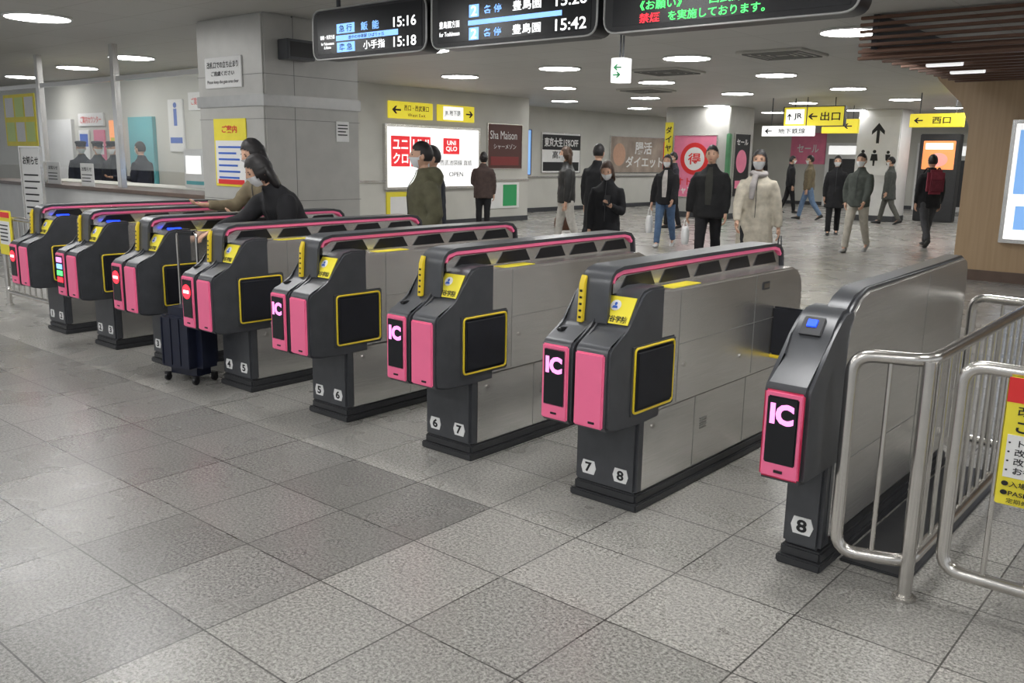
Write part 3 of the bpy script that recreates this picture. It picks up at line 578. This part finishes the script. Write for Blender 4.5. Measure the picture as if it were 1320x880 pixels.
bm=bmesh.new(); box(bm,-.26,.26,-.2,.2,-.85,-.82,.005); box(bm,-.02,.02,-.01,.01,-.82,-.6); obj('stand_base',fin(bm,'sb',DARK),st)
# ---------------------------------------------------------------- people
def headpt(d):
    x,y,z=d
    px,py,pz=x*.077,y*.096,z*.118
    if z<0:
        t=(-z)**1.5; px*=1-.34*t
        if y<0: py*=1-.35*t
        else: py*=1+.02*t
    if y>0:
        def g(cx,cz,sx,sz,a): return a*math.exp(-((px-cx)/sx)**2-((pz-cz)/sz)**2)*min(1,y*1.6)
        py+=g(0,-.012,.012,.016,.017)+g(0,.01,.008,.022,.008)-g(.031,.008,.016,.012,.007)-g(-.031,.008,.016,.012,.007)+g(0,-.055,.022,.010,.005)+g(0,-.092,.022,.014,.006)
    return Vector((px,py,pz))
def sphere_dirs(u=28,v=20):
    bm=bmesh.new(); bmesh.ops.create_uvsphere(bm,u_segments=u,v_segments=v,radius=1); return bm
def head_bm(M):
    bm=sphere_dirs(36,28)
    for v in bm.verts: v.co=M@headpt(v.co.normalized())
    for s in (1,-1): ellips(bm,(s*.078,-.008,-.008),(.010,.018,.030),8,6,M=M)
    return bm
def hair_me(M,style,m):
    bm=sphere_dirs(40,30); kill=[]
    for f in bm.faces:
        c=f.calc_center_median().normalized()
        hl=.44+.10*math.cos(c.x*4)
        front=c.y>.12
        face = front and c.z<hl and abs(c.x)<.97
        if style=='short': low = c.z<-.38 or (c.z<.0 and c.y>-.12) or (c.z<.3 and c.y>.12)
        else: low = c.z<-.80
        if style!='short' and abs(c.x)>.80 and c.y<.55: face=False
        if face or low: kill.append(f)
    bmesh.ops.delete(bm,geom=kill,context='FACES')
    for v in bm.verts:
        d=v.co.normalized(); p=headpt(d); k=1.09+.03*noise.noise(d*5)+(.05 if style!='short' and d.z<.3 else 0)
        if style!='short' and d.z<0: p.x*=1.06
        v.co=M@(p*k+Vector((0,-.004,.006)))
    if style in('long','bob'):
        end=-.17 if style=='bob' else -.30
        ringp=[]
        for z,w,dp,yo in ((.02,.086,.07,-.03),(-.07,.092,.065,-.04),(end*.8,.096,.052,-.05),(end,.08,.035,-.055)):
            ringp.append([bm.verts.new(M@Vector((w*math.cos(a),yo+dp*math.sin(a)*(1 if math.sin(a)<0 else .45),z+.004*noise.noise(Vector((a*3,z,0))))) ) for a in [2*math.pi*i/20 for i in range(20)]])
        for a,b in zip(ringp[:-1],ringp[1:]):
            for i in range(20): bm.faces.new([a[i],a[(i+1)%20],b[(i+1)%20],b[i]])
        bm.faces.new(ringp[-1]); bm.faces.new(ringp[0][::-1])
    if style=='bun': ellips(bm,(0,-.12,.02),(.04,.035,.04),12,8,M=M)
    me=bpy.data.meshes.new('hair'); bm.to_mesh(me); bm.free(); me.materials.append(m)
    for p in me.polygons: p.use_smooth=True
    return me
def mask_me(M):
    bm=sphere_dirs(40,32); kill=[f for f in bm.faces if not(lambda c:(c.y>.22 and -.84<c.z<-.08))(f.calc_center_median().normalized())]
    bmesh.ops.delete(bm,geom=kill,context='FACES')
    for v in bm.verts: 
        d=v.co.normalized(); p=headpt(d); v.co=M@(p*1.04+Vector((0,.006,0)))
    for s in (1,-1): tube(bm,[M@Vector(q) for q in ((s*.066,.045,-.025),(s*.082,.01,.005),(s*.080,-.02,-.0))],.0022,5)
    return fin(bm,'mask',MASKM,180)
def loft(bm,rings,seg=18):
    RR=[]
    for c,rx,ry,t in rings:
        m=Matrix.Rotation(-t,3,'X')
        RR.append([bm.verts.new(Vector(c)+m@Vector((rx*math.cos(2*math.pi*k/seg),ry*math.sin(2*math.pi*k/seg),0))) for k in range(seg)])
    for a,b in zip(RR[:-1],RR[1:]):
        for k in range(seg): bm.faces.new([a[k],a[(k+1)%seg],b[(k+1)%seg],b[k]])
    bm.faces.new(RR[0][::-1]); bm.faces.new(RR[-1])
def remesh(bm,m,vox=.016,fold=.006,it=4,fs=9):
    bmesh.ops.recalc_face_normals(bm,faces=bm.faces)
    me=bpy.data.meshes.new('tmp'); bm.to_mesh(me); bm.free()
    o=bpy.data.objects.new('tmp',me); COL.objects.link(o)
    md=o.modifiers.new('r','REMESH'); md.mode='VOXEL'; md.voxel_size=vox
    sm=o.modifiers.new('s','SMOOTH'); sm.factor=.5; sm.iterations=it
    out=bake(o); bpy.data.objects.remove(o)
    nn=[v.normal.copy() for v in out.vertices]
    for v,n_ in zip(out.vertices,nn):
        q=v.co*fs; v.co+=n_*(fold*noise.noise(Vector((q.x,q.y,q.z*.7)))+fold*.5*noise.noise(q*2.3))
    out.materials.clear(); out.materials.append(m)
    for p in out.polygons: p.use_smooth=True
    return out
ARM={'down':((.16,.02,-1),(.04,.16,-1)),'swingf':((.14,.38,-.9),(-.05,.6,-.8)),'swingb':((.14,-.38,-.9),(.05,-.12,-1)),
 'phone':((.16,.20,-.95),(-.45,.85,.30)),'reach':((.12,.75,-.65),(.0,.95,-.30)),'reachup':((.2,.6,-.75),(.1,.98,.05)),'pocket':((.30,-.15,-.95),(-.18,.4,-.85)),'carry':((.26,.0,-1),(.14,.05,-1)),'hold':((.15,.1,-.95),(-.35,.9,.05))}
def cloth(col,rough=.85):
    k='cloth_%03x%03x%03x'%tuple(int(c*999) for c in col)
    return mat(k,col,rough,0,14,.18,.12)
def person(label,pos,heading,height=1.7,top='jacket',tc=(.02,.02,.025),lc=(.03,.03,.035),sc=(.02,.02,.02),hair='short',hc=(.012,.010,.010),mask=True,arms=('down','down'),stride=0,lean=0,hyaw=0,hpitch=0,cap=None,scarf=None,legs='trousers',hem=None,inner=None,slim=1.0,hood=False):
    s=height/1.72
    root=obj('person',None,None,(pos[0],pos[1],0),(0,0,rad(heading-90)),label=label,cat='person',scale=(s,s,s))
    a1,b1=rad(stride),rad(max(4,stride*.35)); a2,b2=rad(-stride*.85),rad(max(4,stride*1.0))
    LEG=[]
    for sd,a,b in ((1,a1,b1),(-1,a2,b2)):
        LEG.append((sd,a,b,.43*math.cos(a)+.42*math.cos(a-b)))
    pz=.08+max(l[3] for l in LEG)+.02
    Pv=Vector((0,0,pz)); ln=rad(lean); Rl=Matrix.Rotation(-ln,3,'X')
    def T(v): return Pv+Rl@Vector(v)
    waist=T((0,0,.14)); chest=T((0,.0,.30)); nb=T((0,-.005,.49))
    Rh=Matrix.Rotation(rad(hyaw),3,'Z')@Matrix.Rotation(-ln*.5-rad(hpitch),3,'X')
    hcn=nb+Rl@Vector((0,.02,.04))+Rh@Vector((0,.01,.115))
    HM=Matrix.Translation(hcn)@Rh.to_4x4()
    V=[];E=[];RR=[]
    def av(p,r,par=None):
        V.append(Vector(p)); RR.append(r if isinstance(r,tuple) else (r,r))
        if par is not None: E.append((par,len(V)-1))
        return len(V)-1
    ip=av(Pv,(.125,.095)); iw=av(waist,(.115,.085),ip); ic=av(chest,(.12,.085),iw); ib=av(nb,(.05,.05),ic); ih=av(hcn-Rh@Vector((0,.01,.07)),(.05,.05),ib); av(hcn,(.055,.06),ih)
    A=[]; 
    shz=.398; shx=.168 if slim>1.15 else .158
    for sd,pose in ((1,arms[1]),(-1,arms[0])):
        u,f=ARM[pose] if isinstance(pose,str) else pose
        u=Vector((u[0]*sd,u[1],u[2])).normalized(); f=Vector((f[0]*sd,f[1],f[2])).normalized()
        sh=T((sd*shx,-.005,shz)); el=sh+u*.28; wr=el+f*.245
        j=av(sh,.042,ic); k=av(el,.036,j); w=av(wr,(.026,.022),k)
        n=Vector((-sd,0,0)); n=(n-f*n.dot(f))
        if n.length<.2: n=Vector((0,0,-1))
        if pose in('phone','hold','reach','reachup'): n=Vector((0,0,1)) if pose!='reach' else Vector((0,0,-1)); n=(n-f*n.dot(f))
        n.normalize(); lt=f.cross(n).normalized()
        if lt.y<0 and abs(lt.y)>.3: lt=-lt
        pm=av(wr+f*.045,(.034,.016),w)
        for q,(off,ll) in enumerate(((.030,.070),(.011,.080),(-.009,.074),(-.028,.058))):
            b0=wr+f*.085+lt*off; c0=b0+f*ll*.5+n*.012; d0=c0+(f*.6+n*.8)*ll*.5
            x0=av(b0,.0095,pm); x1=av(c0,.0085,x0); av(d0,.007,x1)
        t0=av(wr+f*.03+lt*.035,.010,pm); av(wr+f*.07+lt*.052+n*.02,.0085,t0)
        A.append((sh,el,wr,f,n))
    FT=[]
    for sd,a,b,_ in LEG:
        hip=Pv+Vector((sd*.088,0,-.02)); kn=hip+Vector((0,math.sin(a),-math.cos(a)))*.43; an=kn+Vector((0,math.sin(a-b),-math.cos(a-b)))*.42
        fp=(a-b) if (a-b)<0 else (a-b)*.5
        td=Vector((0,math.cos(fp*.8),math.sin(fp*.8)))
        j=av(hip,.08,ip); k=av(kn,.052,j); w=av(an,.035,k); av(an+td*.09+Vector((0,0,-.045)),(.032,.022),w)
        FT.append((hip,kn,an,fp))
    me=bpy.data.meshes.new('b'); me.from_pydata(V,E,[]); o=bpy.data.objects.new('b',me); COL.objects.link(o)
    sk=o.modifiers.new('s','SKIN'); sk.use_smooth_shade=True
    for i,d in enumerate(me.skin_vertices[0].data): d.radius=RR[i]; d.use_root=(i==0)
    ss=o.modifiers.new('u','SUBSURF'); ss.levels=1; ss.render_levels=1
    bme=bake(o); bpy.data.objects.remove(o)
    bm=bmesh.new(); bm.from_mesh(bme); hb_=head_bm(HM); tmp=bpy.data.meshes.new('h'); hb_.to_mesh(tmp); hb_.free(); bm.from_mesh(tmp)
    body=bpy.data.meshes.new('body'); bm.to_mesh(body); bm.free(); body.materials.clear(); body.materials.append(SKIN)
    for p in body.polygons: p.use_smooth=True
    bo=obj('body',body,root)
    for sd in (1,-1):
        bm=bmesh.new(); ellips(bm,(sd*.030,.083,.010),(.012,.006,.0055),10,6,M=HM); obj('eye',fin(bm,'eye',EYE),root)
        bm=bmesh.new(); ellips(bm,(sd*.031,.087,.028),(.017,.004,.003),10,6,M=HM); obj('eyebrow',fin(bm,'brow',cloth(hc)),root)
    if mask: obj('face_mask',mask_me(HM),root,label='white face mask')
    else:
        bm=bmesh.new(); ellips(bm,(0,.094,-.055),(.022,.005,.005),10,6,M=HM); obj('mouth',fin(bm,'mouth',LIP),root)
    HMAT=mat('hair_%.3f'%hc[0],hc,.55,0,40,.3)
    obj('hair',hair_me(HM,hair,HMAT),root,label=None)
    if legs=='trousers' or legs=='tights':
        k=1 if legs=='trousers' else .72
        bm=bmesh.new(); loft(bm,[(Pv+Vector((0,0,-.07)),.15,.11,0),(Pv+Vector((0,0,.0)),.16,.12,0),(T((0,0,.1)),.145,.105,ln)])
        for hip,kn,an,fp in FT: tube(bm,[hip+Vector((0,0,.02)),hip.lerp(kn,.5),kn,kn.lerp(an,.5),an+Vector((0,0,.0))],[.098,.088*k,.070*k,.064*k,.056*k],14)
        obj('trousers',remesh(bm,cloth(lc),.017,.006),root)
    hz=hem if hem is not None else (-.14 if top=='jacket' else -.45)
    bm=bmesh.new(); rg=[]
    if hz<-.2: rg+= [(Pv+Vector((0,.0,hz)),.215*slim,.165*slim,0),(Pv+Vector((0,0,hz*.5)),.200*slim,.15*slim,0)]
    else: rg+= [(Pv+Vector((0,0,hz)),.175*slim,.135*slim,0)]
    rg+=[(Pv+Vector((0,0,.0)),.178*slim,.135*slim,ln*.4),(T((0,0,.14)),.160*slim,.122*slim,ln),(T((0,.005,.28)),.172*slim,.13*slim,ln),(T((0,0,.37)),.178*slim,.120*slim,ln),(T((0,-.004,.425)),.150,.100,ln),(T((0,-.004,.465)),.105,.083,ln),(T((0,-.005,.50)),.072,.070,ln),(T((0,-.002,.535)),.068,.066,ln)]
    loft(bm,rg)
    for sh,el,wr,f,n in A:
        st_=sh+(chest-sh)*.25
        tube(bm,[st_,sh+(el-sh)*.06,sh.lerp(el,.35),sh.lerp(el,.7),el,el.lerp(wr,.55),wr-f*.005],[.062,.066,.068*slim,.062*slim,.058*slim,.050*slim,.043],14)
    if hood: loft(bm,[(T((0,-.10,.38)),.10,.05,ln),(T((0,-.115,.45)),.12,.07,ln),(T((0,-.085,.52)),.105,.065,ln),(T((0,-.07,.54)),.08,.05,ln)])
    obj('coat' if top=='coat' else 'jacket',remesh(bm,cloth(tc),.015,.010,it=4,fs=8),root)
    if inner:
        bm=bmesh.new(); rows=[]
        for z,w,rx,ry in ((.49,.028,.074,.074),(.44,.035,.14,.096),(.37,.045,.178*slim,.120*slim),(.28,.05,.172*slim,.133*slim),(.14,.045,.160*slim,.124*slim),(.0,.035,.178*slim,.136*slim)):
            rows.append([bm.verts.new(T((w*t,ry*math.sqrt(1-(w*t/rx)**2)+.010,z))) for t in (-1,-.5,0,.5,1)])
        for a,b in zip(rows[:-1],rows[1:]):
            for i in range(4): bm.faces.new([a[i],a[i+1],b[i+1],b[i]])
        obj('shirt',fin(bm,'shirt',cloth(inner),80),root)
    else:
        bm=bmesh.new(); tube(bm,[T((0,.070,.52)),T((0,.09,.46)),T((0,.124*slim,.37)),T((0,.135*slim,.28)),T((0,.127*slim,.14)),Pv+Vector((0,.140*slim,0))],.004,6); obj('zipper',fin(bm,'zip',DARK2),root)
    if scarf:
        bm=bmesh.new(); tube(bm,[T((.075*math.cos(t),.075*math.sin(t)+.005,.495+.012*math.sin(t*2))) for t in [i*math.pi/8 for i in range(16)]],.035,10,closed=True)
        tube(bm,[T((.03,.10,.47)),T((.045,.145,.36)),T((.05,.15,.2))],[.035,.04,.035],10)
        obj('scarf',remesh(bm,cloth(scarf),.013,.006),root)
    for hip,kn,an,fp in FT:
        M=Matrix.Translation(an)@Matrix.Rotation(fp*.8,4,'X')
        bm=bmesh.new(); rr=[]
        for y,w,z0,z1 in ((-.055,.025,-.07,-.01),(-.04,.038,-.08,.02),(.02,.04,-.08,.015),(.09,.045,-.08,-.02),(.15,.042,-.08,-.035),(.185,.022,-.075,-.05)):
            rr.append([bm.verts.new(M@Vector((w*math.cos(t),y,(z0+z1)/2+(z1-z0)/2*math.sin(t)))) for t in [2*math.pi*i/12 for i in range(12)]])
        for a,b in zip(rr[:-1],rr[1:]):
            for i in range(12): bm.faces.new([a[i],a[(i+1)%12],b[(i+1)%12],b[i]])
        bm.faces.new(rr[0][::-1]); bm.faces.new(rr[-1]); obj('shoe',fin(bm,'shoe',cloth(sc,.5),60),root)
    if cap:
        bm=bmesh.new(); loft2=[((0,-.005,.04),.088,.104),((0,-.005,.075),.088,.104),((0,-.01,.10),.105,.118),((0,-.01,.125),.10,.112),((0,-.01,.135),.05,.06)]
        rr=[[bm.verts.new(HM@Vector((c[0]+rx*math.cos(t),c[1]+ry*math.sin(t),c[2]))) for t in [2*math.pi*i/24 for i in range(24)]] for c,rx,ry in loft2]
        for a,b in zip(rr[:-1],rr[1:]):
            for i in range(24): bm.faces.new([a[i],a[(i+1)%24],b[(i+1)%24],b[i]])
        bm.faces.new(rr[-1])
        prism_pts=[(.075*math.cos(t),.07+.075*math.sin(t)) for t in [math.pi*i/10 for i in range(11)]]
        vs=[bm.verts.new(HM@Vector((x,y,.045-(y-.07)*.35))) for x,y in prism_pts]; bm.faces.new(vs)
        obj('cap',fin(bm,'cap',cloth(cap)),root)
    W=Matrix.Translation((pos[0],pos[1],0))@Matrix.Rotation(rad(heading-90),4,'Z')@Matrix.Diagonal((s,s,s,1))
    side=Vector((math.cos(rad(heading-90)),math.sin(rad(heading-90)),0))
    return {'W':W,'hr':W@(A[0][2]+A[0][3]*.09+A[0][4]*.015),'hl':W@(A[1][2]+A[1][3]*.09+A[1][4]*.015),'back':W@T((0,-.2,.3)),'h':heading,'side':side}
def tocam(p,d=0): return math.degrees(math.atan2(-p[1],-p[0]))+d
def bag(name,label,hand,w,h,d,m,heading,strap=.18,strapm=None,flop=0):
    z0=hand.z-strap-h
    r=obj(name,None,None,(hand.x,hand.y,max(0.01,z0)),(0,0,rad(heading-90)),label=label,cat='bag')
    bm=bmesh.new()
    rr=[]
    for z,k in ((0,.8),(.04*1,.97),(h*.5,1.0+flop),(h*.9,.92),(h,.75-flop)):
        rr.append([bm.verts.new((k*d/2*math.cos(t)*(1.1 if abs(math.cos(t))>.5 else 1),k*w/2*math.sin(t)*1.05,z)) for t in [2*math.pi*(i+.5)/12 for i in range(12)]])
    for a,b in zip(rr[:-1],rr[1:]):
        for i in range(12): bm.faces.new([a[i],a[(i+1)%12],b[(i+1)%12],b[i]])
    bm.faces.new(rr[0][::-1]); bm.faces.new(rr[-1]); obj('bag_body',fin(bm,'bb',m,60),r)
    for sx in (1,-1):
        bm=bmesh.new(); tube(bm,fillet([(sx*d*.3,-w*.25,h-.02),(sx*.01,-.02,h+strap),(sx*.01,.02,h+strap),(sx*d*.3,w*.25,h-.02)],.05,4),.006,6); obj('handle',fin(bm,'hd',strapm or m),r)
    return r
BK=(.007,.007,.009)
person('person in black coat leaning forward to tap a card',(-5.43,3.98),262,1.58,'coat',BK,BK,hair='bob',arms=('hold','reach'),lean=30,hpitch=10,hyaw=-10,hem=-.40,slim=1.1)
person('person in olive jacket reaching to the ticket gate',(-6.30,4.36),262,1.64,'jacket',(.16,.13,.08),BK,hair='bob',arms=('hold','reachup'),lean=12,hpitch=15)
person('man in olive green hooded parka wearing a mask',(-5.62,5.42),240,1.62,'jacket',(.10,.095,.055),BK,hair='short',arms=('pocket','pocket'),hem=-.22,slim=1.22,hood=True,hyaw=-12)
person('person in dark navy coat walking behind another',(-6.3,6.2),240,1.6,'jacket',(.02,.024,.035),BK,hair='short')
person('person in brown down jacket standing with back turned',(-12.1,13.3),125,1.60,'jacket',(.055,.035,.03),BK,hair='bun',mask=False,arms=('hold','down'),hem=-.2,slim=1.2)
e1=person('person in black jacket and white trousers with brown bag',(-8.85,11.75),225,1.70,'jacket',(.02,.02,.02),(.50,.48,.44),hair='bob',hc=(.06,.03,.015),stride=12,arms=('down','carry'),slim=1.1)
person('person in black puffer jacket walking away',(-7.72,11.0),100,1.74,'jacket',BK,BK,hair='short',stride=15,slim=1.15)
pf=(-5.72,8.35); f_=person('woman in black coat looking down at her phone',pf,tocam(pf,-10),1.50,'coat',BK,BK,hair='bob',hc=(.05,.025,.015),arms=('phone','down'),hpitch=20,stride=10)
pg=(-8.14,13.7); g_=person('woman in black puffer jacket and jeans, carrying white bag',pg,tocam(pg,-15),1.62,'jacket',BK,(.08,.14,.25),(.5,.5,.5),hair='bob',stride=16,arms=('swingf','carry'),slim=1.12,inner=(.45,.42,.40))
ph_=(-5.77,10.84); h_=person('man in black puffer jacket walking with plastic bag',ph_,tocam(ph_,-8),1.72,'jacket',(.009,.009,.010),BK,hair='short',mask=False,arms=('down','carry'),stride=14,slim=1.2,hem=-.18,inner=(.03,.03,.025))
pi_=(-4.42,9.4); i_=person('woman in cream coat and scarf wearing mask',pi_,tocam(pi_,-5),1.65,'coat',(.50,.455,.37),BK,hair='bob',arms=('carry','swingf'),stride=14,scarf=(.40,.37,.36),slim=1.05,hem=-.46)
pj=(-9.55,23.4); person('person in olive jacket and jeans walking',pj,200,1.72,'jacket',(.16,.13,.08),(.13,.2,.32),hair='short',stride=18,slim=1.1)
pk=(-7.1,18.8); person('woman dressed in black coat and wide trousers',pk,tocam(pk),1.66,'coat',BK,BK,hair='long',stride=10,hem=-.35)
pl_=(-5.44,15.5); person('man in grey jacket and cream trousers wearing mask',pl_,tocam(pl_,-20),1.70,'jacket',(.07,.08,.07),(.45,.42,.36),(.3,.3,.3),hair='short',stride=18,arms=('swingf','pocket'),slim=1.12)
m_=person('person in dark grey coat with shoulder bag',(-7.5,23.5),190,1.70,'coat',(.06,.065,.06),(.10,.10,.09),hair='short',stride=16,hem=-.3,slim=1.1)
pn_=(-4.89,17.6); n_=person('person in black coat walking away, red backpack',pn_,tocam(pn_,200),1.72,'jacket',BK,(.05,.05,.055),hair='short',stride=20,slim=1.15,hem=-.2)
person('person in dark jacket walking far off',(-11.2,26.0),30,1.7,'jacket',BK,BK,hair='short',stride=12)
person('person in black jacket standing by wall posters',(-10.3,17.6),230,1.68,'jacket',(.03,.03,.04),BK,hair='short',stride=8)
for k,(x,hd) in enumerate(((-17.0,-20),(-16.35,0),(-15.75,-60),(-14.75,200))):
    person('station staff in dark uniform'+(' and cap' if k<3 else ' seen from behind'),(x,7.6),hd,1.66,'jacket',(.012,.014,.025),(.012,.014,.02),hair='short',cap=(.012,.013,.025) if k<3 else None,arms=('hold','down'))
def off(p,d): return p['hr' if d>0 else 'hl']+p['side']*.03*d
bag('handbag','brown leather handbag held by its handles',off(e1,1),.28,.22,.10,cloth((.10,.04,.02),.5),225)
bag('plastic_bag','crumpled white plastic shopping bag',off(g_,1),.30,.30,.12,mat('white_poly',(.75,.75,.75),.4,0,8,.1,.4),tocam(pg),.14,flop=.06)
bag('plastic_bag','small white plastic bag held at side',off(h_,1),.24,.24,.10,mat('white_poly',(.75,.75,.75),.4),tocam(ph_),.10,flop=.06)
bag('tote_bag','black tote bag with checked handle',off(i_,-1),.30,.30,.10,cloth((.02,.025,.04)),tocam(pi_),.2)
b=n_['back']
bm=bmesh.new(); box(bm,-.15,.15,-.08,.06,-.24,.2,.05,seg=4); bp_=obj('backpack',fin(bm,'backpack',cloth((.22,.03,.05))),None,b,(0,0,rad(n_['h']-90)),label='dark red backpack worn on back',cat='backpack')
bm=bmesh.new(); box(bm,-.11,.11,-.115,-.07,-.2,.02,.02,seg=3); obj('pocket',fin(bm,'pk',cloth((.15,.02,.035))),bp_)
for s_ in (1,-1):
    bm=bmesh.new(); tube(bm,fillet([(s_*.1,.04,.18),(s_*.1,.14,.24),(s_*.11,.30,.16),(s_*.12,.26,-.05),(s_*.12,.05,-.18)],.06,4),.014,6); obj('strap',fin(bm,'stp',cloth(BK)),bp_)
bm=bmesh.new(); box(bm,-.036,.036,-.004,.004,-.07,.07,.003); p_=obj('smartphone',fin(bm,'phone',BLACK),None,f_['hl']+Vector((0,0,.03)),(rad(40),0,rad(f_['h']-90)),label='black smartphone held in a hand',cat='smartphone')
bm=bmesh.new(); box(bm,-.032,.032,-.0052,-.0035,-.065,.065); obj('screen',fin(bm,'psc',LBOXB),p_)
# suitcase
NAVY=mat('navy_shell',(.008,.011,.028),.4,0,20,.15)
su=obj('suitcase',None,None,(-5.38,3.02,0),(0,0,rad(12)),label='navy blue wheeled suitcase with raised silver handle',cat='suitcase')
bm=bmesh.new(); box(bm,-.18,.18,-.12,.12,.05,.50,.06,seg=4); obj('shell',fin(bm,'sh',NAVY),su)
for i in range(4):
    bm=bmesh.new(); box(bm,-.12+i*.08-.010,-.12+i*.08+.010,-.125,.125,.12,.44,.005); obj('rib',fin(bm,'rb',NAVY),su)
bm=bmesh.new(); tube(bm,fillet([(-.13,.06,.46),(-.13,.06,.98),(.05,.06,.98),(.05,.06,.46)],.03,4),.009,8); obj('telescopic_handle',fin(bm,'th',TUBE),su)
bm=bmesh.new(); box(bm,-.12,.04,.04,.08,.965,.995,.01); obj('grip',fin(bm,'gp',BLACK),su)
for x in (-.13,.13):
    for y in (-.08,.08):
        bm=bmesh.new(); prism(bm,[(y+.025*math.cos(a*math.pi/8),.025+.025*math.sin(a*math.pi/8)) for a in range(16)],x-.012,x+.012,.004); box(bm,x-.02,x+.02,y-.015,y+.015,.035,.06,.004); obj('wheel',fin(bm,'wh',BLACK),su)
# ---------------------------------------------------------------- world
w=bpy.data.worlds.new('world'); S.world=w; w.use_nodes=True
bg=w.node_tree.nodes['Background']; bg.inputs['Color'].default_value=(.90,.93,.96,1); bg.inputs['Strength'].default_value=.75
